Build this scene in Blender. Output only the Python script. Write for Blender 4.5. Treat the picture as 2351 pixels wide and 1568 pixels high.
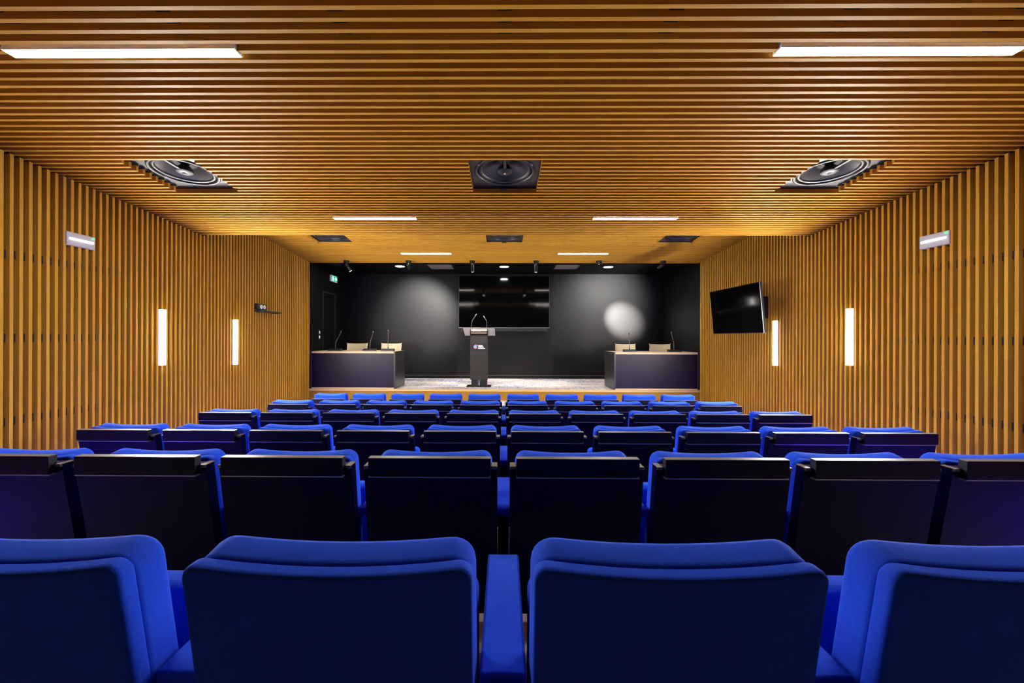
import bpy, bmesh, math, random
from mathutils import Vector, Matrix

# ------------------------------------------------------------------ scene, camera, light level
for o in list(bpy.data.objects):
    bpy.data.objects.remove(o, do_unlink=True)
SC = bpy.context.scene
COL = SC.collection
rnd = random.Random(7)

CAMZ = 1.665
cam = bpy.data.cameras.new('camera')
cam.sensor_width = 36.0
cam.lens = 36.0 * 930.0 / 2351.0
cam.shift_x = (1175.5 - 1149.6) / 2351.0
cam.shift_y = -(784.0 - 776.0) / 2351.0
cam.clip_start = 0.02
camo = bpy.data.objects.new('camera', cam)
COL.objects.link(camo)
camo.location = (0, 0, CAMZ)
camo.rotation_euler = (math.pi / 2, -0.003, 0.008)
SC.camera = camo

w = bpy.data.worlds.new('world'); SC.world = w; w.use_nodes = True
w.node_tree.nodes['Background'].inputs[0].default_value = (0, 0, 0, 1)
w.node_tree.nodes['Background'].inputs[1].default_value = 0.0

SC.view_settings.view_transform = 'Standard'
SC.view_settings.look = 'None'
SC.view_settings.gamma = 1.0
SC.view_settings.use_curve_mapping = False
SC.view_settings.exposure = 2.0
try:
    SC.cycles.use_denoising = True
    SC.cycles.max_bounces = 10
    SC.cycles.diffuse_bounces = 7
    SC.cycles.sample_clamp_indirect = 6.0
except Exception:
    pass

LED = 52.0          # ceiling bars
WALL_LED = 380.0     # wall bars
DOWN = 100.0

# ------------------------------------------------------------------ materials
def new_mat(name):
    m = bpy.data.materials.new(name); m.use_nodes = True
    nt = m.node_tree
    return m, nt, nt.nodes, nt.links, nt.nodes['Principled BSDF']

def plain(name, col, rough=0.5, metal=0.0, spec=0.5, bump=0.0, bscale=200.0, var=0.0, vscale=6.0, coat=0.0):
    m, nt, N, L, b = new_mat(name)
    b.inputs['Roughness'].default_value = rough
    b.inputs['Metallic'].default_value = metal
    b.inputs['Specular IOR Level'].default_value = spec
    b.inputs['Coat Weight'].default_value = coat
    tc = N.new('ShaderNodeTexCoord')
    if var > 0:
        no = N.new('ShaderNodeTexNoise'); no.inputs['Scale'].default_value = vscale; no.inputs['Detail'].default_value = 5
        L.new(tc.outputs['Object'], no.inputs['Vector'])
        mx = N.new('ShaderNodeMix'); mx.data_type = 'RGBA'
        mx.inputs[6].default_value = tuple(c * (1 - var) for c in col) + (1,)
        mx.inputs[7].default_value = tuple(min(1, c * (1 + var)) for c in col) + (1,)
        L.new(no.outputs['Fac'], mx.inputs[0]); L.new(mx.outputs[2], b.inputs['Base Color'])
    else:
        rgb = N.new('ShaderNodeRGB'); rgb.outputs[0].default_value = tuple(col) + (1,)
        L.new(rgb.outputs[0], b.inputs['Base Color'])
    if bump > 0:
        n2 = N.new('ShaderNodeTexNoise'); n2.inputs['Scale'].default_value = bscale; n2.inputs['Detail'].default_value = 3
        L.new(tc.outputs['Object'], n2.inputs['Vector'])
        bp = N.new('ShaderNodeBump'); bp.inputs['Strength'].default_value = bump; bp.inputs['Distance'].default_value = 0.002
        L.new(n2.outputs['Fac'], bp.inputs['Height']); L.new(bp.outputs['Normal'], b.inputs['Normal'])
    return m

def emit(name, col, strength):
    m, nt, N, L, b = new_mat(name)
    b.inputs['Base Color'].default_value = tuple(.6 * c for c in col) + (1,)
    b.inputs['Emission Color'].default_value = tuple(col) + (1,)
    b.inputs['Emission Strength'].default_value = strength
    return m

def wood(name, axis, c1, c2, c3, rough=0.5):
    """light finger-jointed slat timber: tone per board (face attribute) and long grain along one axis"""
    m, nt, N, L, b = new_mat(name)
    b.inputs['Roughness'].default_value = rough
    b.inputs['Specular IOR Level'].default_value = 0.12
    tc = N.new('ShaderNodeTexCoord'); mp = N.new('ShaderNodeMapping')
    s = [70.0, 70.0, 70.0]; s[axis] = 3.0
    mp.inputs['Scale'].default_value = s
    at = N.new('ShaderNodeAttribute'); at.attribute_name = 'tone'
    off = N.new('ShaderNodeVectorMath'); off.operation = 'SCALE'; off.inputs['Scale'].default_value = 13.0
    cv = N.new('ShaderNodeCombineXYZ')
    for i in range(3): L.new(at.outputs['Fac'], cv.inputs[i])
    L.new(cv.outputs[0], off.inputs[0])
    ad = N.new('ShaderNodeVectorMath'); ad.operation = 'ADD'
    L.new(tc.outputs['Object'], mp.inputs['Vector']); L.new(mp.outputs[0], ad.inputs[0]); L.new(off.outputs[0], ad.inputs[1])
    no = N.new('ShaderNodeTexNoise'); no.inputs['Scale'].default_value = 1.0; no.inputs['Detail'].default_value = 4; no.inputs['Distortion'].default_value = 0.4
    L.new(ad.outputs[0], no.inputs['Vector'])
    r1 = N.new('ShaderNodeValToRGB')
    r1.color_ramp.elements[0].color = tuple(c1) + (1,); r1.color_ramp.elements[1].color = tuple(c2) + (1,)
    r1.color_ramp.elements[0].position = 0.3; r1.color_ramp.elements[1].position = 0.72
    L.new(no.outputs['Fac'], r1.inputs['Fac'])
    mx = N.new('ShaderNodeMix'); mx.data_type = 'RGBA'; mx.blend_type = 'MIX'
    mx.inputs[7].default_value = tuple(c3) + (1,)
    pw = N.new('ShaderNodeMath'); pw.operation = 'MULTIPLY'; pw.inputs[1].default_value = 0.62
    L.new(at.outputs['Fac'], pw.inputs[0]); L.new(pw.outputs[0], mx.inputs[0])
    L.new(r1.outputs[0], mx.inputs[6]); L.new(mx.outputs[2], b.inputs['Base Color'])
    return m

M = {}
M['wood_x'] = wood('slat_wood_along_x', 0, (0.46, 0.226, 0.023), (0.57, 0.305, 0.042), (0.38, 0.162, 0.013))
M['wood_z'] = wood('slat_wood_along_z', 2, (0.47, 0.242, 0.025), (0.58, 0.325, 0.045), (0.39, 0.170, 0.013))
M['riser'] = wood('riser_wood', 0, (0.27, 0.14, 0.018), (0.35, 0.20, 0.03), (0.28, 0.115, 0.022), 0.45)
M['lip'] = wood('lip_wood', 0, (0.55, 0.36, 0.17), (0.66, 0.45, 0.23), (0.55, 0.34, 0.14), 0.4)
M['backing'] = plain('black_backing', (0.006, 0.005, 0.004), 0.9)
M['rail'] = plain('black_rail', (0.008, 0.008, 0.009), 0.6)
M['stage_black'] = plain('black_stage_paint', (0.0026, 0.0024, 0.0024), 0.5, spec=0.26, bump=0.25, bscale=60, var=0.15, vscale=3)
M['stage_side'] = plain('black_side_paint', (0.0012, 0.0012, 0.0014), 0.55, spec=0.12, var=0.1)
M['black_gloss'] = plain('black_gloss', (0.001, 0.001, 0.0015), 0.06, spec=0.3)
M['black_matte'] = plain('black_matte', (0.008, 0.008, 0.009), 0.45)
M['black_metal'] = plain('black_metal', (0.01, 0.01, 0.011), 0.35, metal=0.4)
M['panel_black'] = plain('seat_panel_laminate', (0.0014, 0.0005, 0.026), 0.5, spec=0.1)
M['tray_black'] = plain('tray_laminate', (0.0018, 0.0014, 0.010), 0.42, spec=0.2)
M['lit_top_grey'] = plain('painted_lit_top', (0.10, 0.095, 0.09), 0.35, spec=0.6)  # paler grey that paints the light on tray and baseboard tops
M['pale_metal'] = plain('pale_metal_strip', (0.45, 0.45, 0.47), 0.4, metal=0.8)
M['bracket'] = plain('bracket_metal', (0.16, 0.14, 0.13), 0.45, metal=0.7)
M['chrome'] = plain('chrome', (0.75, 0.75, 0.78), 0.15, metal=1.0)
M['brass'] = plain('champagne_metal', (0.72, 0.55, 0.36), 0.25, metal=1.0)
M['plate_grey'] = plain('grey_acrylic', (0.36, 0.34, 0.35), 0.45)
def frost(m):
    nt = m.node_tree; b = nt.nodes['Principled BSDF']; o = nt.nodes['Material Output']
    tr = nt.nodes.new('ShaderNodeBsdfTranslucent'); tr.inputs[0].default_value = (0.5, 0.47, 0.48, 1)
    mx = nt.nodes.new('ShaderNodeMixShader'); mx.inputs[0].default_value = 0.6
    nt.links.new(b.outputs[0], mx.inputs[1]); nt.links.new(tr.outputs[0], mx.inputs[2]); nt.links.new(mx.outputs[0], o.inputs[0])
frost(M['plate_grey'])
M['desk_dark'] = plain('desk_laminate', (0.009, 0.006, 0.018), 0.4, spec=0.22)
M['lectern_grey'] = plain('lectern_laminate', (0.030, 0.026, 0.026), 0.45, spec=0.25)
M['desk_side'] = plain('desk_side_laminate', (0.025, 0.024, 0.024), 0.3, spec=0.6)
M['desk_wood'] = wood('desk_top_wood', 0, (0.62, 0.47, 0.28), (0.70, 0.55, 0.35), (0.6, 0.42, 0.24), 0.35)
M['cream'] = plain('cream_mesh', (0.68, 0.58, 0.38), 0.55, bump=0.2, bscale=400)
M['white'] = plain('white_plastic', (0.8, 0.79, 0.78), 0.4)
M['emerg_white'] = plain('emergency_white', (0.42, 0.41, 0.45), 0.5)
M['grey_panel'] = plain('grey_panel', (0.16, 0.15, 0.15), 0.5)
M['baffle'] = plain('speaker_baffle', (0.018, 0.016, 0.019), 0.4, spec=0.4)
M['cone'] = plain('speaker_cone', (0.016, 0.014, 0.020), 0.38, spec=0.35)
M['rubber'] = plain('speaker_rubber', (0.006, 0.006, 0.007), 0.5)
M['led'] = emit('led_bar', (1.0, 0.97, 0.93), LED)
M['led_far'] = emit('led_bar_short', (1.0, 0.97, 0.93), 20.0)
M['wall_led'] = emit('wall_led', (1.0, 0.97, 0.93), WALL_LED)
M['wall_led_far'] = emit('wall_led_stage_end', (1.0, 0.97, 0.93), WALL_LED * 0.55)
M['side_led'] = emit('wall_led_side', (1.0, 0.97, 0.93), 2.0)
M['emerg_led'] = emit('emergency_led', (0.9, 0.95, 1.0), 1.2)
M['green_led'] = emit('green_led', (0.02, 1.0, 0.15), 1.0)
M['down_led'] = emit('downlight_led', (1.0, 0.97, 0.93), DOWN)
M['spot_led'] = emit('spot_lens', (1.0, 0.97, 0.93), 3.0)
M['exit_green'] = emit('exit_green', (0.0, 0.42, 0.25), 0.28)
M['exit_white'] = emit('exit_white', (0.9, 1.0, 0.97), 0.4)
M['logo_red'] = plain('logo_red', (0.6, 0.05, 0.02), 0.5)
M['logo_blue'] = plain('logo_blue', (0.1, 0.25, 0.85), 0.5, var=0.5, vscale=60)
M['dark_wall'] = plain('rear_wall_paint', (0.03, 0.02, 0.014), 0.8)

def fabric(name, c, c2):
    m, nt, N, L, b = new_mat(name)
    b.inputs['Roughness'].default_value = 0.95
    b.inputs['Specular IOR Level'].default_value = 0.1
    b.inputs['Sheen Weight'].default_value = 0.15
    b.inputs['Sheen Roughness'].default_value = 0.4
    b.inputs['Sheen Tint'].default_value = (0.25, 0.4, 1.0, 1)
    tc = N.new('ShaderNodeTexCoord')
    n1 = N.new('ShaderNodeTexNoise'); n1.inputs['Scale'].default_value = 9; n1.inputs['Detail'].default_value = 6; n1.inputs['Roughness'].default_value = 0.7
    n2 = N.new('ShaderNodeTexNoise'); n2.inputs['Scale'].default_value = 420; n2.inputs['Detail'].default_value = 2
    L.new(tc.outputs['Object'], n1.inputs['Vector']); L.new(tc.outputs['Object'], n2.inputs['Vector'])
    av = N.new('ShaderNodeMath'); av.operation = 'ADD'; L.new(n1.outputs['Fac'], av.inputs[0]); L.new(n2.outputs['Fac'], av.inputs[1])
    hv = N.new('ShaderNodeMath'); hv.operation = 'MULTIPLY'; hv.inputs[1].default_value = 0.5; L.new(av.outputs[0], hv.inputs[0])
    rp = N.new('ShaderNodeValToRGB')
    rp.color_ramp.elements[0].position = 0.35; rp.color_ramp.elements[1].position = 0.65
    rp.color_ramp.elements[0].color = tuple(c) + (1,); rp.color_ramp.elements[1].color = tuple(c2) + (1,)
    L.new(hv.outputs[0], rp.inputs['Fac']); L.new(rp.outputs[0], b.inputs['Base Color'])
    bp = N.new('ShaderNodeBump'); bp.inputs['Strength'].default_value = 0.35; bp.inputs['Distance'].default_value = 0.0015
    L.new(n2.outputs['Fac'], bp.inputs['Height']); L.new(bp.outputs['Normal'], b.inputs['Normal'])
    return m
M['blue'] = fabric('blue_felt', (0.013, 0.058, 0.56), (0.020, 0.084, 0.74))

def carpet():
    m, nt, N, L, b = new_mat('plank_carpet')
    b.inputs['Roughness'].default_value = 0.95
    b.inputs['Specular IOR Level'].default_value = 0.1
    tc = N.new('ShaderNodeTexCoord')
    br = N.new('ShaderNodeTexBrick')
    br.inputs['Scale'].default_value = 1.0
    br.inputs['Brick Width'].default_value = 1.0
    br.inputs['Row Height'].default_value = 0.25
    br.inputs['Mortar Size'].default_value = 0.0
    br.inputs['Color1'].default_value = (0, 0, 0, 1); br.inputs['Color2'].default_value = (1, 1, 1, 1)
    L.new(tc.outputs['Object'], br.inputs['Vector'])
    mp = N.new('ShaderNodeMapping'); mp.inputs['Scale'].default_value = (46, 5, 1)
    L.new(tc.outputs['Object'], mp.inputs['Vector'])
    no = N.new('ShaderNodeTexNoise'); no.inputs['Scale'].default_value = 1.0; no.inputs['Detail'].default_value = 3
    L.new(mp.outputs[0], no.inputs['Vector'])
    ad = N.new('ShaderNodeMath'); ad.operation = 'MULTIPLY_ADD'; ad.inputs[1].default_value = 0.30
    L.new(br.outputs['Color'], ad.inputs[0]); L.new(no.outputs['Fac'], ad.inputs[2])
    rp = N.new('ShaderNodeValToRGB')
    e = rp.color_ramp.elements
    e[0].position = 0.50; e[0].color = (0.68, 0.58, 0.50, 1)
    e[1].position = 0.88; e[1].color = (0.24, 0.25, 0.38, 1)
    k = e.new(0.66); k.color = (0.55, 0.50, 0.50, 1)
    L.new(ad.outputs[0], rp.inputs['Fac']); L.new(rp.outputs[0], b.inputs['Base Color'])
    return m
M['carpet'] = carpet()

# ------------------------------------------------------------------ mesh helpers
class MB:
    def __init__(self):
        self.v = []; self.f = []; self.mi = []; self.tone = []
    def add(self, verts, faces, mi=0, tone=0.0):
        o = len(self.v); self.v += [tuple(p) for p in verts]
        for f in faces:
            self.f.append(tuple(i + o for i in f)); self.mi.append(mi); self.tone.append(tone)
        return self
    def box(self, x0, x1, y0, y1, z0, z1, mi=0, tone=0.0):
        v = [(x0,y0,z0),(x1,y0,z0),(x1,y1,z0),(x0,y1,z0),(x0,y0,z1),(x1,y0,z1),(x1,y1,z1),(x0,y1,z1)]
        return self.add(v, [(0,3,2,1),(4,5,6,7),(0,1,5,4),(1,2,6,5),(2,3,7,6),(3,0,4,7)], mi, tone)
    def hexa(self, v, mi=0, tone=0.0):
        return self.add(v, [(0,3,2,1),(4,5,6,7),(0,1,5,4),(1,2,6,5),(2,3,7,6),(3,0,4,7)], mi, tone)
    def tube(self, pts, r, n=10, mi=0, r2=None):
        pts = [Vector(p) for p in pts]; rings = []
        ref = Vector((0.31, 0.77, 0.55))
        for i, p in enumerate(pts):
            d = (pts[min(i+1, len(pts)-1)] - pts[max(i-1, 0)]).normalized()
            a = d.cross(ref).normalized(); b = d.cross(a)
            rr = r if r2 is None else r + (r2 - r) * i / (len(pts) - 1)
            rings.append([p + rr * (math.cos(t) * a + math.sin(t) * b) for t in [2*math.pi*k/n for k in range(n)]])
        v = [q for rg in rings for q in rg]; f = []
        for i in range(len(pts) - 1):
            for k in range(n):
                f.append((i*n+k, i*n+(k+1) % n, (i+1)*n+(k+1) % n, (i+1)*n+k))
        f.append(tuple(range(n))[::-1]); f.append(tuple((len(pts)-1)*n + k for k in range(n)))
        return self.add(v, f, mi)
    def lathe(self, prof, n=48, mi=0, cx=0, cy=0, cap=False):
        v = []; f = []
        for (r, z) in prof:
            for k in range(n):
                t = 2*math.pi*k/n; v.append((cx + r*math.cos(t), cy + r*math.sin(t), z))
        for i in range(len(prof)-1):
            for k in range(n):
                f.append((i*n+k, i*n+(k+1) % n, (i+1)*n+(k+1) % n, (i+1)*n+k))
        if cap:
            f.append(tuple(range(n))); f.append(tuple((len(prof)-1)*n+k for k in range(n)))
        return self.add(v, f, mi)
    def prism(self, poly, axis, a, b, mi=0):
        """extrude a 2-D polygon along an axis from a to b"""
        n = len(poly)
        def P(q, t):
            p = list(q); p.insert(axis, t); return tuple(p)
        v = [P(q, a) for q in poly] + [P(q, b) for q in poly]
        f = [tuple(range(n))[::-1], tuple(range(n, 2*n))] + [(i, (i+1) % n, n+(i+1) % n, n+i) for i in range(n)]
        return self.add(v, f, mi)
    def build(self, name, mats, parent=None, bevel=0.0, seg=2, smooth=False, sharp=40, loc=None, fix=True):
        me = bpy.data.meshes.new(name)
        me.from_pydata(self.v, [], self.f)
        if not isinstance(mats, (list, tuple)): mats = [mats]
        for m in mats: me.materials.append(m)
        for p, i in zip(me.polygons, self.mi): p.material_index = i
        at = me.attributes.new('tone', 'FLOAT', 'FACE')
        at.data.foreach_set('value', self.tone)
        if fix or bevel > 0:
            bm = bmesh.new(); bm.from_mesh(me)
            bmesh.ops.recalc_face_normals(bm, faces=bm.faces)
            if bevel > 0:
                es = [e for e in bm.edges if len(e.link_faces) == 2 and e.calc_face_angle(0) > math.radians(30)]
                bmesh.ops.bevel(bm, geom=es, offset=bevel, segments=seg, profile=0.5, affect='EDGES', clamp_overlap=True)
            bm.to_mesh(me); bm.free()
        if smooth:
            for p in me.polygons: p.use_smooth = True
            try: me.set_sharp_from_angle(angle=math.radians(sharp))
            except Exception: pass
        o = bpy.data.objects.new(name, me); COL.objects.link(o)
        if parent is not None: o.parent = parent
        if loc is not None: o.location = loc
        return o

def tag(o, label, cat, group=None):
    o['label'] = label; o['category'] = cat
    if group: o['group'] = group
    return o
def thing(name, label, cat, loc=(0,0,0), group=None, rz=0.0):
    o = bpy.data.objects.new(name, None); COL.objects.link(o)
    o.location = loc; o.rotation_euler = (0, 0, rz)
    o.empty_display_size = 0.1
    return tag(o, label, cat, group)
def struct(o):
    o['kind'] = 'structure'; return o
def copy_tree(src, parent=None):
    c = src.copy(); COL.objects.link(c)
    if parent is not None: c.parent = parent
    for ch in list(src.children): copy_tree(ch, c)
    return c

# ------------------------------------------------------------------ room geometry
XW = 3.88                 # slat faces of the side walls
YB, YE, YS = -1.45, 5.215, 8.09   # rear wall, end of the lower ceiling, stage front
CEILN = lambda y: CAMZ + 1.6394 - 0.06255 * y
CEILF = lambda y: CAMZ + 2.1027 - 0.07447 * y
PC, SWC, SD = 0.0662, 0.0245, 0.046      # ceiling slat pitch, width, depth
PWL = 0.0641
SF = 0.629                # stage floor
SCZ = 3.301               # stage ceiling
YBK = 10.363              # stage rear wall
XS = 4.0                  # stage side walls

SPK_X = [-2.85, 0.004, 2.86]
NEAR_SPK_Y = (3.285, 3.881)
FAR_SPK_Y = (6.29, 6.872)
near_cuts, far_cuts = [], []
for sx in SPK_X:
    near_cuts.append((NEAR_SPK_Y, (sx - 0.302, sx + 0.302)))
    far_cuts.append((FAR_SPK_Y, (sx - 0.302, sx + 0.302)))
LIGHTS = [  # x0, x1, slat-centre y, panel
    (-2.636, -1.408, 2.1288, 'n'), (1.422, 2.680, 2.1288, 'n'),
    (-1.935, -0.997, 4.578, 'n'), (1.002, 1.946, 4.578, 'n'),
    (-1.896, -0.973, 7.44, 'f'), (0.987, 1.905, 7.44, 'f')]
for (x0, x1, y, p) in LIGHTS:
    (near_cuts if p == 'n' else far_cuts).append(((y - 0.03, y + 0.03), (x0, x1)))

def intervals(y, cuts, lo, hi):
    iv = [(lo, hi)]
    for (ya, yb), (xa, xb) in cuts:
        if ya <= y <= yb:
            out = []
            for a, b in iv:
                if xb <= a or xa >= b: out.append((a, b)); continue
                if xa > a: out.append((a, xa))
                if xb < b: out.append((xb, b))
            iv = out
    return iv

def boards(a, b, mn, mx):
    """cut a slat into finger-jointed boards"""
    out = []; x = a
    while x < b - 1e-6:
        n = min(b, x + rnd.uniform(mn, mx))
        if b - n < 0.2: n = b
        out.append((x, n)); x = n
    return out

def ceiling_panel(name, y0, y1, yref, zf, cuts, rails):
    bk = MB()
    ys = sorted({y0, y1} | {c for (ya, yb), (xa, xb) in cuts if yb - ya > 0.2 for c in (ya, yb)})
    for a, b in zip(ys[:-1], ys[1:]):
        mid = (a + b) / 2
        big = [c for c in cuts if c[0][1] - c[0][0] > 0.2]
        for xa, xb in intervals(mid, big, -XW - 0.06, XW + 0.06):
            za, zb = zf(a) + SD + 0.004, zf(b) + SD + 0.004
            bk.hexa([(xa,a,za),(xb,a,za),(xb,b,zb),(xa,b,zb),(xa,a,za+.02),(xb,a,za+.02),(xb,b,zb+.02),(xa,b,zb+.02)])
    c = struct(bk.build(name, M['backing']))
    sl = MB(); k = math.ceil((y0 + 0.02 - yref) / PC)
    while yref + k * PC < y1 - 0.005:
        y = yref + k * PC; z = zf(y)
        base = rnd.random()
        for xa, xb in intervals(y, cuts, -XW - SD, XW + SD):
            for p, q in boards(xa, xb, 0.5, 1.6):
                sl.box(p, q - 0.0008, y - SWC/2, y + SWC/2, z, z + SD, 0, min(1, max(0, 0.55*base + rnd.uniform(0, .45))))
        k += 1
    sl.build('slats', M['wood_x'], c, fix=False)
    rl = MB()
    for x in rails:
        for a, b in zip(ys[:-1], ys[1:]):
            if any(c_[0][0] < (a+b)/2 < c_[0][1] and c_[1][0]-.05 < x < c_[1][1]+.05 for c_ in cuts): continue
            za, zb = zf(a) + SD - 0.016, zf(b) + SD - 0.016
            rl.hexa([(x-.035,a,za),(x+.035,a,za),(x+.035,b,zb),(x-.035,b,zb),(x-.035,a,za+.02),(x+.035,a,za+.02),(x+.035,b,zb+.02),(x-.035,b,zb+.02)])
    rl.build('fixing_rails', M['rail'], c)
    return c
RAILX = [-3.25, -2.43, -1.63, -0.81, 0.0, 0.81, 1.63, 2.43, 3.25]
ceiling_panel('ceiling', YB, YE, 3.2544, CEILN, near_cuts, RAILX)
ceiling_panel('ceiling_front', YE + 0.02, YS, 7.44, CEILF, far_cuts, RAILX)
# closing board behind the end of the lower ceiling
struct(MB().box(-XW - .06, XW + .06, YE - 0.0, YE + 0.016, CEILN(YE) + 0.02, CEILF(YE) + 0.1).build('trim_1', M['backing']))

def side_wall(name, s, y0ref):
    x_face = s * XW; x_back = s * (XW + SD + 0.004)
    bk = MB(); bk.box(min(x_back, x_back + s*.05), max(x_back, x_back + s*.05), YB, YS - 0.01, -0.05, 3.62)
    c = struct(bk.build(name, M['backing']))
    sl = MB(); k = math.ceil((YB + 0.02 - y0ref) / PWL)
    while y0ref + k * PWL < YS - 0.005:
        y = y0ref + k * PWL
        zt = (CEILN(y) if y < YE + 0.01 else CEILF(y)) + 0.002
        if y < YE + .01: zt = CEILN(y) - 0.004
        else: zt = CEILF(y) - 0.004
        z = -0.04; base = rnd.random()
        cuts = [0.99 + rnd.uniform(-.01, .01), 2.315 + rnd.uniform(-.02, .02)]
        brk = sorted([c_ for c_ in cuts if c_ < zt - .1] + [rnd.uniform(.2, .8), rnd.uniform(1.2, 2.1)])
        pts = [z] + brk + [zt]
        for a, b in zip(pts[:-1], pts[1:]):
            x1 = x_face + s * SD
            sl.box(min(x_face, x1), max(x_face, x1), y - SWC/2, y + SWC/2, a, b - 0.0008, 0, min(1, max(0, 0.5*base + rnd.uniform(0, .5))))
        k += 1
    sl.build('slats', M['wood_z'], c, fix=False)
    rl = MB()
    for z in (0.995, 1.655, 2.315):
        xr = x_back - s * 0.018
        rl.box(min(xr, x_back), max(xr, x_back), YB, YS - 0.02, z - .032, z + .032)
    rl.build('fixing_rails', M['rail'], c)
side_wall('wall_left', -1, 3.160)
side_wall('wall_right', 1, 3.098)
struct(MB().box(-XW - .1, XW + .1, YB - 0.08, YB, -0.05, 3.62).build('wall_rear', M['dark_wall']))

# floor: terraces of the raked seating, flat ground before the stage
ROWY = [0.535, 1.496, 2.538, 3.563, 4.612, 5.658]
ROWF = [0.468, 0.340, 0.220, 0.139, 0.063, 0.0]
edges = [YB - .05] + [y + 0.52 for y in ROWY[:5]] + [YS]
fl = MB()
for i in range(6):
    fl.box(-XW - .1, XW + .1, edges[i], edges[i+1], -0.15, ROWF[i])
floor = struct(fl.build('floor', M['carpet']))
for i in range(5):
    MB().box(-XW, XW, edges[i+1] - 0.035, edges[i+1] + 0.006, ROWF[i] - 0.03, ROWF[i] + 0.004, 0, 0.3).build('step_nosing', M['lip'], floor, bevel=0.003)

# blue light strips under the nosings of the aisle steps
M['step_blue'] = emit('step_blue', (0.05, 0.0, 1.0), 65.0)
for i in range(5):
    for s in (-1, 1):
        MB().box(min(s*2.78, s*3.5), max(s*2.78, s*3.5), edges[i+1] + .0005, edges[i+1] + .005, ROWF[i] - .048, ROWF[i] - .034).build('step_light', M['step_blue'], floor)

# ------------------------------------------------------------------ stage
st = struct(MB().box(-XS, XS, YS + 0.02, YBK, -0.1, SF).build('floor_stage', M['carpet']))
rs = MB()
x = -XS + .05
while x < XS - .06:
    n = min(XS - .05, x + rnd.uniform(1.6, 2.6)); rs.box(x, n - .0015, YS, YS + .02, 0, SF - .03, 0, rnd.random()); x = n
struct(rs.build('trim_2', M['riser']))
lp = MB()
lp.box(-XS + .05, XS - .05, YS - .012, YS + .06, SF - .032, SF + .005, 0, .3)
struct(lp.build('trim_3', M['lip'], bevel=.003))
sp = MB(); sp.box(-0.8, 0.8, 7.48, 8.085, 0, .21); sp.box(-0.8, 0.8, 7.78, 8.085, .21, .42)
tag(sp.build('stage_step', M['carpet'], bevel=.006), 'low carpeted step block against the middle of the wooden stage front', 'step')

struct(MB().box(-XS - .1, XS + .1, YBK, YBK + .1, SF - .2, SCZ + .1).build('wall_stage_rear', M['stage_black']))
struct(MB().box(-XS + .001, XS - .001, YBK - .014, YBK, SF, SF + .075).build('baseboard_stage', M['stage_black']))
MB().box(-XS + .001, XS - .001, YBK - .02, YBK, SF + .075, SF + .083).build('lit_top_line', M['lit_top_grey'], bpy.data.objects['baseboard_stage'])  # pale line painted in for the light along the baseboard's top edge
# left stage wall with the doorway cut out
DY0, DY1, DZ = 8.885, 9.56, SF + 2.06
wl = MB()
wl.box(-XS - .1, -XS, YS - .005, DY0, SF - .2, SCZ + .1); wl.box(-XS - .1, -XS, DY1, YBK, SF - .2, SCZ + .1)
wl.box(-XS - .1, -XS, DY0, DY1, DZ, SCZ + .1)
struct(wl.build('wall_stage_left', M['stage_side']))
struct(MB().box(XS, XS + .1, YS - .005, YBK, SF - .2, SCZ + .1).build('wall_stage_right', M['stage_side']))
# short black returns closing the gap between the slatted walls and the stage walls
for s, nm in ((-1, 'wall_return_left'), (1, 'wall_return_right')):
    a, b = s * (XW + .055), s * (XS + .02)
    struct(MB().box(min(a, b), max(a, b), YS - .02, YS + .01, -.05, 3.62).build(nm, M['stage_side']))
struct(MB().box(-XS - .1, XS + .1, YS + .005, YBK + .1, SCZ, SCZ + .08).build('ceiling_stage', M['stage_side']))
# wooden fascia: last slat closing the front ceiling against the stage
struct(MB().box(-XW, XW, YS - .012, YS + .012, CEILF(YS) - .002, SCZ + .12, 0, .6).build('trim_4', M['wood_x']))
d = struct(MB().box(-XS - .06, -XS - .02, DY0 + .03, DY1 - .03, SF + .005, DZ - .03).build('door_1', M['stage_side']))
fr = MB()
fr.box(-XS - .07, -XS + .012, DY0, DY0 + .03, SF, DZ); fr.box(-XS - .07, -XS + .012, DY1 - .03, DY1, SF, DZ); fr.box(-XS - .07, -XS + .012, DY0 + .03, DY1 - .03, DZ - .03, DZ)
fr.build('door_frame', M['black_matte'], d, bevel=.003)
hd = MB(); hd.tube([(-XS - .02, DY1 - .09, SF + 1.02), (-XS + .035, DY1 - .09, SF + 1.02), (-XS + .04, DY1 - .2, SF + 1.02)], .009)
hd.build('handle', M['black_metal'], d, smooth=True)

# ------------------------------------------------------------------ ceiling bars
names = ['long white ceiling light bar at the upper left, nearest the camera',
         'long white ceiling light bar at the upper right, nearest the camera',
         'white ceiling light bar before the left end of the near ceiling edge',
         'white ceiling light bar before the right end of the near ceiling edge',
         'small far ceiling light bar left of centre, nearest the stage',
         'small far ceiling light bar right of centre, nearest the stage']
for (x0, x1, y, p), lab in zip(LIGHTS, names):
    z = (CEILN if p == 'n' else CEILF)(y)
    t = thing('ceiling_light', lab, 'ceiling light', ((x0 + x1)/2, y, z), 'linear light bars set between the ceiling slats')
    h = (x1 - x0)/2
    MB().box(-h, h, -.031, .031, .006, .047).box(-h, h, -.034, -.0315, -.006, .006).box(-h, h, .0315, .034, -.006, .006).box(-h, -h + .003, -.0315, .0315, -.006, .006).box(h - .003, h, -.0315, .0315, -.006, .006).build('housing', M['white'], t)
    MB().box(-h + .0035, h - .0035, -.031, .031, -.003, .006).build('diffuser', M['led'] if y < 3 else M['led_far'], t)

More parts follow.
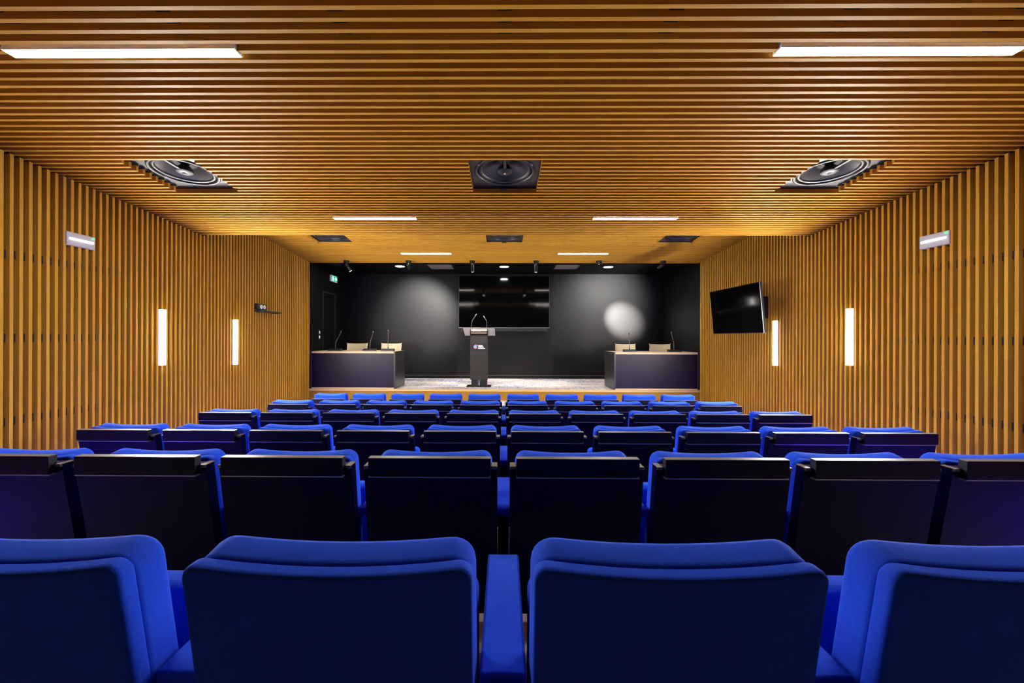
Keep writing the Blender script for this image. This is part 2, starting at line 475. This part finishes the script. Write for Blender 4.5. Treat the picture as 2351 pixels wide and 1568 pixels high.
# ------------------------------------------------------------------ ceiling loudspeakers
def speaker_proto():
    t = thing('ceiling_speaker', 'x', 'speaker', (0, 0, 0), 'square recessed ceiling loudspeakers')
    S = .30
    b = MB()   # recess lining
    z0, z1 = SD + .006, SD + .26
    b.box(-S, S, -S + .004, -S + .012, z0, z1); b.box(-S, S, S - .012, S - .004, z0, z1)
    b.box(-S, -S + .008, -S, S, z0, z1); b.box(S - .008, S, -S, S, z0, z1); b.box(-S, S, -S, S, z1, z1 + .01)
    b.build('recess_box', M['black_matte'], t)
    # baffle: square plate with a round hole
    n = 64; v = []; f = []; zb = SD + .012
    for k in range(n):
        a = 2*math.pi*k/n; c, s_ = math.cos(a), math.sin(a)
        q = (S - .009) / max(abs(c), abs(s_))
        v += [(q*c, q*s_, zb), (.25*c, .25*s_, zb), (.25*c, .25*s_, zb + .02)]
    for k in range(n):
        i, j = 3*k, 3*((k+1) % n)
        f += [(i, j, j+1, i+1), (i+1, j+1, j+2, i+2)]
    MB().add(v, f).build('baffle', M['baffle'], t)
    MB().lathe([(.268, zb), (.268, zb - .006), (.26, zb - .012), (.246, zb - .012), (.24, zb - .004), (.24, zb + .03)], 64).build('rim', M['baffle'], t, smooth=True, sharp=60)
    MB().lathe([(.24, zb + .02), (.232, zb + .004), (.222, zb - .002), (.21, zb + .004), (.203, zb + .02)], 64).build('surround', M['rubber'], t, smooth=True, sharp=80)
    MB().lathe([(.205, zb + .014), (.198, zb + .018), (.09, zb + .085), (.085, zb + .09)], 64).build('cone', M['cone'], t, smooth=True, sharp=60)
    MB().lathe([(.092, zb + .084), (.088, zb + .07), (.06, zb + .085), (.03, zb + .06), (.0005, zb + .054)], 48).build('dust_cap', M['rubber'], t, smooth=True, sharp=60)
    br = MB(); br.box(-.012, .012, -.236, .02, zb - .004, zb + .008)
    bo = br.build('bridge', M['black_metal'], t, bevel=.002)
    MB().lathe([(.0005, zb - .014), (.05, zb - .014), (.066, zb - .004), (.066, zb + .02), (.04, zb + .05), (.0005, zb + .05)], 32).build('tweeter', M['rubber'], t, smooth=True, sharp=50)
    MB().box(-.01, .01, -.012, .012, zb - .02, zb - .013).build('badge', M['chrome'], t)
    return t
sproto = speaker_proto(); first = True
for (ya, yb), zf, where in ((NEAR_SPK_Y, CEILN, 'in the near ceiling'), (FAR_SPK_Y, CEILF, 'in the far ceiling, behind the ceiling edge')):
    for sx, side in zip(SPK_X, ('left', 'centre', 'right')):
        t = sproto if first else copy_tree(sproto); first = False
        yc = (ya + yb)/2
        t.location = (sx, yc, zf(yc)); sl_ = (zf(yb) - zf(ya)) / (yb - ya); t.rotation_euler = (math.atan(sl_), 0, 0)
        t['label'] = 'black loudspeaker in the %s square opening %s' % (side, where)

# ------------------------------------------------------------------ wall fittings
def wall_light(s, y, z0, z1, lab):
    t = thing('wall_light', lab, 'wall light', (s * XW, y, (z0 + z1)/2), 'vertical light bars on the slatted walls')
    h = (z1 - z0)/2
    bx = lambda m, x0, x1, *r: m.box(min(s*x0, s*x1), max(s*x0, s*x1), *r)
    bx(MB(), -.016, 0, -.03, .03, -h, h).build('housing', M['white'], t)
    bx(MB(), -.044, -.016, -.032, .032, -h + .003, h - .003).build('diffuser', M['side_led'], t)
    bx(MB(), -.0444, -.044, -.031, .031, -h + .005, h - .005).build('lens', M['wall_led'] if y < 5 else M['wall_led_far'], t)
wall_light(-1, 4.535, 1.345, 1.978, 'vertical white light bar on the left slatted wall, nearer the camera')
wall_light(-1, 5.78, 1.270, 1.918, 'vertical white light bar on the left slatted wall, nearer the stage')
wall_light(1, 4.545, 1.37, 2.005, 'vertical white light bar on the right slatted wall, nearer the camera')
wall_light(1, 5.782, 1.283, 1.924, 'vertical white light bar on the right wall, beside the tilted screen')


def emergency(s, y0, y1, z, lab, led_y):
    t = thing('emergency_light', lab, 'emergency light', (s * XW, (y0+y1)/2, z), 'small white emergency lights high on the slatted walls')
    h = (y1 - y0)/2
    bx = lambda m, x0, x1, *r: m.box(min(s*x0, s*x1), max(s*x0, s*x1), *r)
    bx(MB(), -.014, .03, -h, h, -.06, .06).build('casing', M['emerg_white'], t, bevel=.006)
    bx(MB(), -.021, -.014, -h + .018, h - .018, -.010, .010).build('tube', M['emerg_led'], t, bevel=.005)
    bx(MB(), -.018, -.013, led_y - .012, led_y + .012, .036, .046).build('indicator', M['green_led'], t)
emergency(-1, 3.55, 3.798, 2.542, 'small white emergency light high on the left wall, green indicator lit', .105)
emergency(1, 3.553, 3.806, 2.558, 'small white emergency light high on the right wall, green indicator lit', -.105)

t = thing('wall_outlet', 'black twin socket box with round white sockets on the left slatted wall', 'wall outlet', (-XW, 6.38, 2.145))
MB().box(0, .05, -.11, .11, -.048, .048).build('back_box', M['black_matte'], t, bevel=.003)
for dy in (-.02, .062):
    m = MB(); n = 24
    v = [(.05, dy + .033*math.cos(2*math.pi*k/n), .033*math.sin(2*math.pi*k/n)) for k in range(n)] + [(.056, dy + .03*math.cos(2*math.pi*k/n), .03*math.sin(2*math.pi*k/n)) for k in range(n)]
    m.add(v, [(k, (k+1) % n, n+(k+1) % n, n+k) for k in range(n)] + [tuple(range(n, 2*n))])
    so = m.build('socket', M['white'], t)
    MB().box(.0562, .0568, dy - .004, dy + .004, -.012, .012).build('slot', M['black_matte'], so)
t = thing('wall_shelf', 'narrow black bracket shelf under the socket box on the left wall', 'shelf', (-XW, 6.52, 2.075))
MB().box(0, .14, -.25, .25, -.012, .012).build('board', M['black_matte'], t, bevel=.003)
MB().box(0, .12, .2, .215, -.02, -.012).box(0, .12, -.215, -.2, -.02, -.012).build('bracket', M['black_metal'], t)

# tilted monitor on the right wall
W2, H2 = .617, .345
t = thing('wall_monitor', 'black flat screen tilted down on a bracket on the right slatted wall', 'monitor', (3.43, 6.07, 2.087))
R = Matrix.Rotation(0.03, 4, 'Z') @ Matrix.Rotation(math.radians(-5.5), 4, 'Y')
def mon(m, name, mat, bev=0.0, parent=t):
    m.v = [tuple(R @ Vector(p)) for p in m.v]
    return m.build(name, mat, parent, bevel=bev)
M['casing_black'] = plain('casing_black', (0.004, 0.004, 0.005), 0.7, spec=0.1)
mon(MB().box(0, .035, -W2, W2, -H2, H2), 'casing', M['casing_black'], .004)
mon(MB().box(-.002, 0, -W2 + .01, W2 - .01, -H2 + .012, H2 - .01), 'screen', M['black_gloss'])
mon(MB().box(-.003, .006, -W2 - .002, -W2, -H2, H2), 'side_trim', M['bracket'])
m = MB(); m.box(.04, .09, -.35, -.30, -.2, .25); m.box(.04, .09, .30, .35, -.2, .25); m.box(.08, .11, -.36, .36, .1, .16)
mon(m, 'mount_rails', M['black_metal'])
MB().box(.1, XW - 3.43, -.09, .09, -.12, .2).build('wall_arm', M['black_metal'], t)

# ------------------------------------------------------------------ stage fittings
t = thing('exit_sign', 'small lit green exit sign with running figure and arrow, on the dark stage wall', 'exit sign', (-XS, 9.42, 3.033))
MB().box(0, .04, -.165, .165, -.072, .072).build('casing', M['white'], t, bevel=.004)
fc = MB().box(.04, .043, -.155, .155, -.064, .064).build('green_face', M['exit_green'], t)
def flat(polys, x):
    m = MB()
    for p in polys:
        m.prism(p, 0, x, x + .002)
    return m
fig = [[(-.10, .045), (-.085, .055), (-.07, .045), (-.075, .03), (-.095, .03)],
       [(-.125, .022), (-.06, .025), (-.03, .005), (-.037, -.003), (-.062, .01), (-.075, -.012), (-.04, -.02), (-.04, -.055), (-.055, -.055), (-.055, -.032), (-.095, -.025), (-.12, -.055), (-.135, -.05), (-.105, -.012), (-.095, .01), (-.125, .01)]]
flat(fig, .0432).build('running_figure', M['exit_white'], fc)
flat([[(.02, 0), (.075, .05), (.075, .02), (.14, .02), (.14, -.02), (.075, -.02), (.075, -.05)]], .0432).build('arrow', M['exit_white'], fc)

for z, lab in ((1.775, 'upper white light switch on the dark left stage wall'), (1.672, 'lower white light switch on the dark left stage wall')):
    t = thing('light_switch', lab, 'light switch', (-XS, 8.73, z), 'two stacked switches by the stage door')
    MB().box(0, .006, -.045, .045, -.05, .05).build('cover_plate', M['black_matte'], t, bevel=.002)
    n = 24; m = MB()
    m.prism([(.028*math.cos(2*math.pi*k/n), .034*math.sin(2*math.pi*k/n)) for k in range(n)], 0, .006, .013)
    m.build('rocker', M['white'], t)

# big screen
t = thing('television', 'large black glossy screen hung in the middle of the stage wall', 'screen', (0, 10.30, 2.583))
MB().box(-1.153, 1.153, -.035, .035, -.66, .66).build('casing', M['black_matte'], t, bevel=.004)
MB().box(-1.14, 1.14, -.038, -.034, -.645, .65).build('screen_glass', M['black_gloss'], t)
MB().box(-1.153, 1.153, -.04, -.03, -.662, -.654).build('bottom_trim', M['pale_metal'], t)
MB().box(-.4, .4, .03, .0628, -.2, .2).build('wall_mount', M['black_metal'], t)
t = thing('soundbar', 'long black bar mounted directly beneath the large stage screen', 'soundbar', (0.0, 10.31, 1.872))
MB().box(-1.09, 1.09, -.05, .045, -.04, .035).build('body', M['black_matte'], t, bevel=.006)
MB().box(-1.08, 1.08, -.052, -.05, -.03, .028).build('grille', M['rubber'], t)

# recessed downlights and flush panels in the stage ceiling
for xx, yy, lab in ((-2.385, 9.25, 'left'), (0.0, 9.28, 'middle'), (2.383, 9.30, 'right')):
    t = thing('downlight', '%s round recessed downlight in the black stage ceiling' % lab, 'downlight', (xx, yy, SCZ), 'recessed downlights over the stage')
    MB().lathe([(.108, 0), (.115, -.004), (.11, -.008), (.098, -.006), (.095, .0)], 40).build('trim_ring', M['white'], t, smooth=True)
    MB().lathe([(.0005, -.003), (.096, -.003)], 40).build('lens', M['down_led'], t)
for xx, lab in ((-1.452, 'left'), (1.432, 'right')):
    t = thing('ceiling_panel', 'flat grey square panel in the stage ceiling, %s of the middle downlight' % lab, 'ceiling panel', (xx, 9.31, SCZ), 'grey square panels in the stage ceiling')
    MB().box(-.262, .262, -.268, .268, -.008, 0).build('face_plate', M['grey_panel'], t, bevel=.002)
    MB().box(-.275, .275, -.28, .28, -.004, 0).build('edge_frame', M['black_matte'], t)

# adjustable spotlights
SPX = [-3.104, -1.878, -0.626, 0.624, 1.855, 3.105]
AIM = [(-1.9, 9.4, .7), (-2.2, 10.363, 2.1), (-0.6, 9.5, .7), (0.66, 9.5, .7), (3.03, 10.363, 2.13), (2.55, 10.363, 2.55)]
SPOTW = [30, 230, 60, 60, 3900, 150]
SPANG = [50, 58, 50, 50, 22, 66]
SPLAB = ['first black spotlight from the left, head turned to the right', 'second black spotlight from the left, beside the left downlight',
         'third black spotlight from the left, lens rim catching light', 'fourth black spotlight from the left, right of the middle downlight',
         'fifth black spotlight from the left, beside the right downlight', 'sixth black spotlight from the left, head turned to the left']
for i, xx in enumerate(SPX):
    y = 7.935; z = CEILF(y)
    t = thing('spotlight', SPLAB[i], 'spotlight', (xx, y, z), 'spotlights along the ceiling edge')
    MB().lathe([(.0005, 0), (.054, 0), (.054, -.05), (.05, -.054), (.0005, -.054)], 28).build('ceiling_base', M['black_metal'], t, smooth=True)
    MB().tube([(0, 0, -.05), (0, 0, -.085)], .010, 12).build('stem', M['chrome'], t, smooth=True)
    aim = Vector(AIM[i]) - Vector((xx, y, z - .085)); aim.normalize()
    a = Vector((0, 0, -.075)) ; b = a + aim * .145
    MB().tube([a - aim*.01, a, b], .029, 20).build('head', M['black_metal'], t, smooth=True)
    ln = MB(); ln.tube([b, b + aim * .004], .026, 20); ln.build('lens', M['spot_led'], t)
    L = bpy.data.lights.new('spot_beam', 'SPOT'); L.energy = SPOTW[i]; L.spot_size = math.radians(SPANG[i]); L.spot_blend = 1.0 if i == 4 else 0.8; L.shadow_soft_size = .03
    L.color = (1, .97, .93)
    lo = bpy.data.objects.new('spot_beam', L); COL.objects.link(lo); lo.parent = t
    lo.location = b + aim * .02
    lo.rotation_euler = aim.to_track_quat('-Z', 'Y').to_euler()

# desks
def desk(x0, x1, lab, inner):
    yb, yf = 8.93, 8.15; cx = (x0 + x1)/2; h = (x1 - x0)/2; D = yb - yf; Hh = .758
    t = thing('panel_desk', lab, 'desk', (cx, yf, SF), 'panel desks on the stage')
    MB().box(-h + .03, h - .03, .012, D, Hh - .04, Hh, 0, .4).build('desk_top', M['desk_wood'], t)
    for s in (-1, 1):
        MB().box(min(s*h, s*(h - .03)), max(s*h, s*(h - .03)), 0, D, .0, Hh).build('side_panel', M['desk_side'], t, bevel=.002)
    MB().box(-h + .03, h - .03, .02, .04, .026, Hh - .04).build('front_panel', M['desk_dark'], t)
    MB().box(-h + .03, h - .03, .014, .045, 0, .026, 0, .2).build('plinth', M['desk_wood'], t)
desk(-3.92, -2.19, 'dark grey desk with pale wood top at the left of the stage', 1)
desk(2.215, 3.92, 'dark grey desk with pale wood top at the right of the stage', -1)

# desk chairs
def chair_proto():
    t = thing('desk_chair', 'x', 'chair', (0, 0, 0), 'cream ribbed chairs behind the stage desks')
    # back sheet: ribbed, slightly curved in plan, leaning; chair faces -y (towards the audience)
    nx, nz = 13, 40; W, z0, z1 = .225, .47, .905
    m = MB(); v = []; f = []
    for side in (0, 1):
        for j in range(nz + 1):
            z = z0 + (z1 - z0) * j / nz
            rib = .004 * abs(math.sin(math.pi * (z1 - z) / .048))
            for i in range(nx + 1):
                x = -W + 2*W*i/nx
                y = .20 + .09*(z - z0) + .03*(1 - (x/W)**2) - .012
                sag = .008*(1 - (x/W)**2) * (j/nz)
                v.append((x, y + (.006 + rib) * (1 if side else -1), z - sag))
    n1 = (nx+1)*(nz+1)
    for j in range(nz):
        for i in range(nx):
            a = j*(nx+1)+i; f.append((a, a+1, a+nx+2, a+nx+1)); f.append((n1+a, n1+a+nx+1, n1+a+nx+2, n1+a+1))
    for i in range(nx):
        a = nz*(nx+1)+i; f.append((a, a+1, n1+a+1, n1+a)); f.append((i, n1+i, n1+i+1, i+1))
    for j in range(nz):
        a = j*(nx+1); f.append((a, a+nx+1, n1+a+nx+1, n1+a)); b_ = a + nx; f.append((b_, n1+b_, n1+b_+nx+1, b_+nx+1))
    m.add(v, f); m.build('backrest', M['cream'], t, smooth=True, sharp=60)
    for s in (-1, 1):
        k = MB(); pts = [(s*.232, .19 + .09*(z - .47), z) for z in (.44, .55, .68, .8, .9)] + [(s*.243, .235, .922)]
        k.tube([(s*.232, -.22, .43), (s*.232, .12, .425), (s*.232, .17, .435)] + pts, .011, 10); k.build('side_frame', M['chrome'], t, smooth=True)
        am = MB(); am.tube([(s*.232, .215, .66), (s*.262, .1, .665), (s*.262, -.12, .65), (s*.24, -.16, .43)], .012, 10); am.build('armrest', M['chrome'], t, smooth=True)
    m = MB(); n = 16
    for i in range(n):
        y0 = -.235 + .41*i/n; m.box(-.22, .22, y0, y0 + .41/n - .003, .425, .447)
    m.box(-.22, .22, -.235, .175, .43, .44)
    m.build('seat', M['cream'], t, bevel=.002)
    k = MB(); k.tube([(0, -.03, .06), (0, -.03, .425)], .022, 14); k.box(-.2, .2, -.06, 0, .4, .425); k.build('column', M['chrome'], t, smooth=True)
    for q in range(5):
        a = 2*math.pi*q/5 + .3
        lg = MB(); lg.tube([(0, -.03, .085), (.27*math.cos(a), -.03 + .27*math.sin(a), .062)], .016, 10, r2=.011)
        l = lg.build('leg', M['chrome'], t, smooth=True)
        cs = MB(); cx, cy = .27*math.cos(a), -.03 + .27*math.sin(a)
        cs.tube([(cx - .012*math.sin(a), cy + .012*math.cos(a), .03), (cx + .012*math.sin(a), cy - .012*math.cos(a), .03)], .03, 16)
        cs.tube([(cx, cy, .03), (cx, cy, .065)], .007, 8)
        cs.build('caster', M['black_matte'], l, smooth=True)
    return t
cp = chair_proto()
for i, (xx, rz, lab) in enumerate(((-3.415, .04, 'cream ribbed chair farther left behind the left stage desk'), (-2.635, -.04, 'cream ribbed chair nearer the lectern behind the left stage desk'),
                                   (2.83, .05, 'cream ribbed chair nearer the lectern behind the right stage desk'), (3.607, -.06, 'cream ribbed chair farther right behind the right stage desk'))):
    c = cp if i == 0 else copy_tree(cp)
    c.location = (xx, 9.2, SF); c.rotation_euler = (0, 0, rz); c['label'] = lab

# desk microphones
def microphone(x, z_tip, dx, lab, dark, lean=0.0):
    zt = SF + .758
    t = thing('desk_microphone', lab, 'microphone', (x, 8.42, zt), 'gooseneck conference microphones on the stage desks')
    b = MB(); b.prism([(-.06, 0), (-.06, .022), (-.045, .03), (.055, .05), (.06, .046), (.06, 0)], 0, -.13, .13)
    b.build('base', M['black_matte'], t, bevel=.003)
    MB().prism([(-.05, .0285), (.03, .0455), (.03, .047), (-.05, .03)], 0, .03, .12).build('speaker_grille', M['rubber'], t)
    hh = z_tip - zt
    g = MB(); pts = [(0, .02, .04), (0, .02, .1), (dx*.12, .01, .2), (dx*.6, -.01, hh*.72), (dx, -.03, hh - .03)]
    g.tube(pts, .0065, 8); g.build('gooseneck', M['bracket'], t, smooth=True)
    MB().tube([(0, .02, .035), (0, .02, .085)], .011, 10).build('collar', M['black_matte'], t, smooth=True)
    MB().tube([pts[-1], (dx*1.1, -.045, hh)], .012, 10).build('capsule', M['bracket'], t, smooth=True)
microphone(-3.52, 1.80, .13, 'gooseneck microphone leaning right, farthest left on the left stage desk', 1)
microphone(-2.80, 1.79, .08, 'gooseneck microphone between the two chairs on the left stage desk', 0)
microphone(-2.42, 1.82, .02, 'nearly upright gooseneck microphone at the inner end of the left stage desk', 0)
microphone(2.61, 1.785, -.03, 'thin upright gooseneck microphone at the inner end of the right stage desk', 1)
microphone(3.53, 1.81, -.075, 'gooseneck microphone leaning left, farthest right on the right stage desk', 1)

# lectern
t = thing('lectern', 'slim dark grey lectern with two microphones standing left of centre on the stage', 'lectern', (-.529, 8.664, SF))
MB().box(-.262, .258, -.14, .16, 0, .018).build('base_plate', M['black_metal'], t, bevel=.003)
for a, b in ((-.161, -.022), (.019, .173)):
    MB().box(a, b, -.06, .08, .018, .15).build('leg', M['black_matte'], t)
MB().box(-.012, .010, -.05, -.03, .018, .15).build('steel_strip', M['chrome'], t)
MB().box(-.183, .183, -.085, .1, .148, 1.10).build('column', M['lectern_grey'], t, bevel=.004)
sg = MB().box(-.156, .154, -.093, -.085, .774, .922).build('sign_panel', M['black_matte'], t)
m = MB(); n = 28
def disc(cx, cz, r, y0, y1, mb, mi=0):
    mb.prism([(cx + r*math.cos(2*math.pi*k/n), cz + r*math.sin(2*math.pi*k/n)) for k in range(n)], 1, y0, y1, mi)
lg = MB(); disc(-.077, .846, .041, -.0945, -.093, lg); lg.build('emblem_ring', M['logo_red'], sg)
lg = MB(); disc(-.077, .848, .033, -.096, -.0945, lg); lg.build('emblem_globe', M['logo_blue'], sg)
lg = MB(); disc(-.040, .883, .009, -.0955, -.093, lg); disc(-.075, .896, .006, -.0955, -.093, lg); disc(-.04, .812, .004, -.0955, -.093, lg); lg.build('emblem_sparks', M['white'], sg)
tx = MB()
for z, x1 in ((.877, .078), (.856, .088), (.835, .098), (.812, .128)):
    x = -.014
    while x < x1:
        wd = rnd.uniform(.006, .011); hh = rnd.choice([.012, .012, .016])
        tx.box(x, min(x1, x + wd), -.0945, -.093, z - .006, z - .006 + hh); x += wd + .0025
tx.build('lettering', M['white'], sg)
# rounded metal front under the reading plate
cv = MB(); prof = []
for k in range(13):
    a = math.radians(-100 + 190*k/12)
    prof.append((-.06 - .065*math.cos(a), 1.17 + .062*math.sin(a)))
prof += [(.0, 1.232), (.0, 1.10)]
cv.prism(prof, 0, -.164, .166); cv.build('rolled_front', M['brass'], t, smooth=True, sharp=50)
for s in (-1, 1):
    c2 = MB(); c2.prism([(-.135, 1.13), (-.135, 1.2), (-.1, 1.235), (.06, 1.19), (.06, 1.08), (-.09, 1.08)], 0, min(s*.166, s*.19), max(s*.166, s*.19)); c2.build('cheek', M['black_matte'], t)
pl = MB(); pl.hexa([(-.335, -.11, 1.232), (.335, -.11, 1.232), (.335, .30, 1.085), (-.335, .30, 1.085), (-.335, -.11, 1.242), (.335, -.11, 1.242), (.335, .30, 1.095), (-.335, .30, 1.095)])
pl.build('reading_plate', M['plate_grey'], t)
for pts in ([(-.162, -.09, 1.24), (-.158, -.09, 1.34), (-.145, -.08, 1.40), (-.085, -.05, 1.50), (-.058, -.03, 1.545)],
            [(.160, -.09, 1.24), (.164, -.09, 1.36), (.158, -.09, 1.40), (.12, -.06, 1.46), (.092, -.04, 1.50)]):
    g = MB(); g.tube(pts[:4], .0052, 8); go = g.build('gooseneck', M['bracket'], t, smooth=True)
    MB().tube(pts[3:], .0095, 10).build('capsule', M['bracket'], go, smooth=True)

# ------------------------------------------------------------------ auditorium seats
REC = 0.158
def shear(m):
    m.v = [(x, y + REC*(.87 - z), z) for (x, y, z) in m.v]
    return m
def pad(wid, z0, z1, y0, y1, rt, rb, er, dip, bulge=0.0, er0=None):
    """upholstered slab standing in the XZ plane: rounded corners, rolled edges, a dip along the top"""
    if er0 is None: er0 = er
    hw = wid/2; zc = (z0 + z1)/2; hh = (z1 - z0)/2; yc = (y0 + y1)/2
    def ring(ins, y, sc=1.0):
        pts = []
        for (sx, sz, r0) in ((1, 1, rt), (-1, 1, rt), (-1, -1, rb), (1, -1, rb)):
            r = max(r0 - ins, .004); cx, cz = sx*(hw - ins - r), sz*(hh - ins - r)
            base = {(1, 1): 0, (-1, 1): 90, (-1, -1): 180, (1, -1): 270}[(sx, sz)]
            for k in range(7):
                a = math.radians(base + 15*k); pts.append((cx + r*math.cos(a), cz + r*math.sin(a)))
            nxt = {(1, 1): 7, (-1, 1): 3, (-1, -1): 7, (1, -1): 3}[(sx, sz)]
            # straight run to the next corner
            sx2, sz2 = {(1, 1): (-1, 1), (-1, 1): (-1, -1), (-1, -1): (1, -1), (1, -1): (1, 1)}[(sx, sz)]
            r2 = max((rt if sz2 > 0 else rb) - ins, .004)
            e = {(1, 1): (sx2*(hw-ins-r2), hh-ins), (-1, 1): (-(hw-ins), sz2*(hh-ins-r2)), (-1, -1): (sx2*(hw-ins-r2), -(hh-ins)), (1, -1): (hw-ins, sz2*(hh-ins-r2))}[(sx, sz)]
            p0 = pts[-1]
            for k in range(1, nxt + 1):
                u = k/(nxt + 1); pts.append((p0[0] + (e[0]-p0[0])*u, p0[1] + (e[1]-p0[1])*u))
        out = []
        for px, pz in pts:
            px *= sc; pz *= sc
            wgt = max(0.0, (pz/hh + .2)/1.2)
            dz = -dip * wgt * (1 - (px/hw)**2)**1.0
            yy = y + bulge * (1 - min(1, (px/hw)**2)) * (1 - min(1, (pz/hh)**2)) * (1 if y > yc else -1) * (1 if sc < 1 or ins > .9*er else 0)
            out.append((px, yy, zc + pz + dz))
        return out
    rings = []
    for sc in (.25, .6, .88): rings.append(ring(er0, y0, sc))
    for k in range(5):
        a = math.radians(90*k/4); rings.append(ring(er0*(1 - math.sin(a)), y0 + er0*(1 - math.cos(a))))
    for k in range(5):
        a = math.radians(90*k/4); rings.append(ring(er*(1 - math.cos(a)), y1 - er*(1 - math.sin(a))))
    for sc in (.88, .6, .25): rings.append(ring(er, y1, sc))
    n = len(rings[0]); v = [p for r in rings for p in r]; f = []
    for i in range(len(rings) - 1):
        for k in range(n):
            f.append((i*n+k, i*n+(k+1) % n, (i+1)*n+(k+1) % n, (i+1)*n+k))
    f.append(tuple(range(n))[::-1]); f.append(tuple((len(rings)-1)*n+k for k in range(n)))
    return MB().add(v, f)

def slope_top(m):
    m.v = [(x, y, z + .17 * min(0, y - .165) * max(0, min(1, (z - .6) / .2))) for (x, y, z) in m.v]
    return m
def seat_proto(with_tray):
    t = thing('auditorium_seat', 'x', 'seat', (0, 0, 0))
    dz = 0.0 if with_tray else -.014
    shear(pad(.455, .27, .860 + dz, .080, .113, .026, .03, .007, .018, 0.0, .010)).build('back_shell', M['blue'], t, smooth=True, sharp=70)
    shear(slope_top(pad(.456, .33, .872 + dz, .108, .180, .045, .03, .022, .016, .0, .012))).build('back_cushion', M['blue'], t, smooth=True, sharp=70)
    pad(.44, .215, .655, .345, .415, .03, .03, .02, .0, .006).build('seat_cushion', M['blue'], t, smooth=True, sharp=70)
    if with_tray:
        bp = shear(MB().box(-.2515, .2515, .030, .074, .215, .835)).build('back_panel', M['panel_black'], t, bevel=.0015, seg=1)
        tr = MB().box(-.227, .227, 0, .032, -.065, 0).build('writing_tray', M['tray_black'], t, bevel=.0012, seg=1)
        MB().box(-.2268, .2268, .0004, .0316, -.001, .0006).build('tray_lit_top', M['lit_top_grey'], tr)  # tray top coloured paler to look lit from above
        MB().box(-.227, .227, .004, .036, -.0735, -.0695).build('lit_groove_line', M['pale_metal'], tr)  # bright strip painted in for the top-lit groove below the tray
        for s in (-1, 1):
            MB().box(min(s*.229, s*.2513), max(s*.229, s*.2513), .02, .074, -.046, -.0345).build('bracket', M['bracket'], tr, bevel=.001, seg=1)
    return t
def arm_proto():
    a = MB().box(-.04, .04, .148, .53, .600, .63).build('armrest', M['blue'], None, bevel=.005, seg=3, smooth=True, sharp=60)
    s_ = MB(); s_.box(-.023, .023, .225, .49, .03, .602); s_.box(-.035, .035, .22, .54, 0, .03); s_.build('arm_support', M['panel_black'], a, bevel=.003)
    return a
ORD = ['leftmost', 'second from the left', 'third from the left', 'fourth from the left', 'fifth from the left', 'fifth from the right',
       'fourth from the right', 'third from the right', 'second from the right', 'rightmost']
ORD4 = ['leftmost', 'left of the centre armrest', 'right of the centre armrest', 'rightmost']
ORD8 = ['leftmost', 'second from the left', 'third from the left', 'fourth from the left', 'fourth from the right', 'third from the right', 'second from the right', 'rightmost']
ROWLAB = ['in the nearest row with plain backs', 'with black tray in the second row from the camera', 'with black tray in the third row from the camera',
          'with black tray in the fourth row from the camera', 'with black tray in the fifth row from the camera', 'with black tray in the row nearest the stage']
ROWGRP = ['seats of the nearest row', 'seats of the second row', 'seats of the third row', 'seats of the fourth row', 'seats of the fifth row', 'seats of the row nearest the stage']
TRAYTOP = [None, .8785, .856, .857, .834, .801]
COUNT = [4, 8, 10, 10, 10, 10]
P = 0.55
plain_seat = seat_proto(False); tray_seat = seat_proto(True); armp = arm_proto()
used = set()
for r in range(6):
    n = COUNT[r]; od = {4: ORD4, 8: ORD8, 10: ORD}[n]
    for i in range(n):
        src = plain_seat if r == 0 else tray_seat
        if src.name in used: s = copy_tree(src)
        else:
            s = src; used.add(src.name)
        s.location = ((i - (n - 1)/2) * P, ROWY[r], ROWF[r])
        s['label'] = 'blue seat %s, %s' % (ROWLAB[r], od[i]); s['group'] = ROWGRP[r]
        if r > 0:
            for ch in s.children:
                if ch.name.startswith('writing_tray'): ch.location.z = TRAYTOP[r]
                if ch.name.startswith('back_panel'): ch.location.z = TRAYTOP[r] - .035 - .835 ; ch.location.y = REC * (TRAYTOP[r] - .87) * -1 + REC*(.835 - .87)*1 - .004
        # armrest at the seat's right-hand side; the first seat of a row also carries the end one
        for dx in ([-P/2] if i == 0 and n == 10 else []) + [P/2]:
            a = copy_tree(armp, s); a.location = (dx, 0, 0)
for ch in list(armp.children): bpy.data.objects.remove(ch, do_unlink=True)
bpy.data.objects.remove(armp, do_unlink=True)
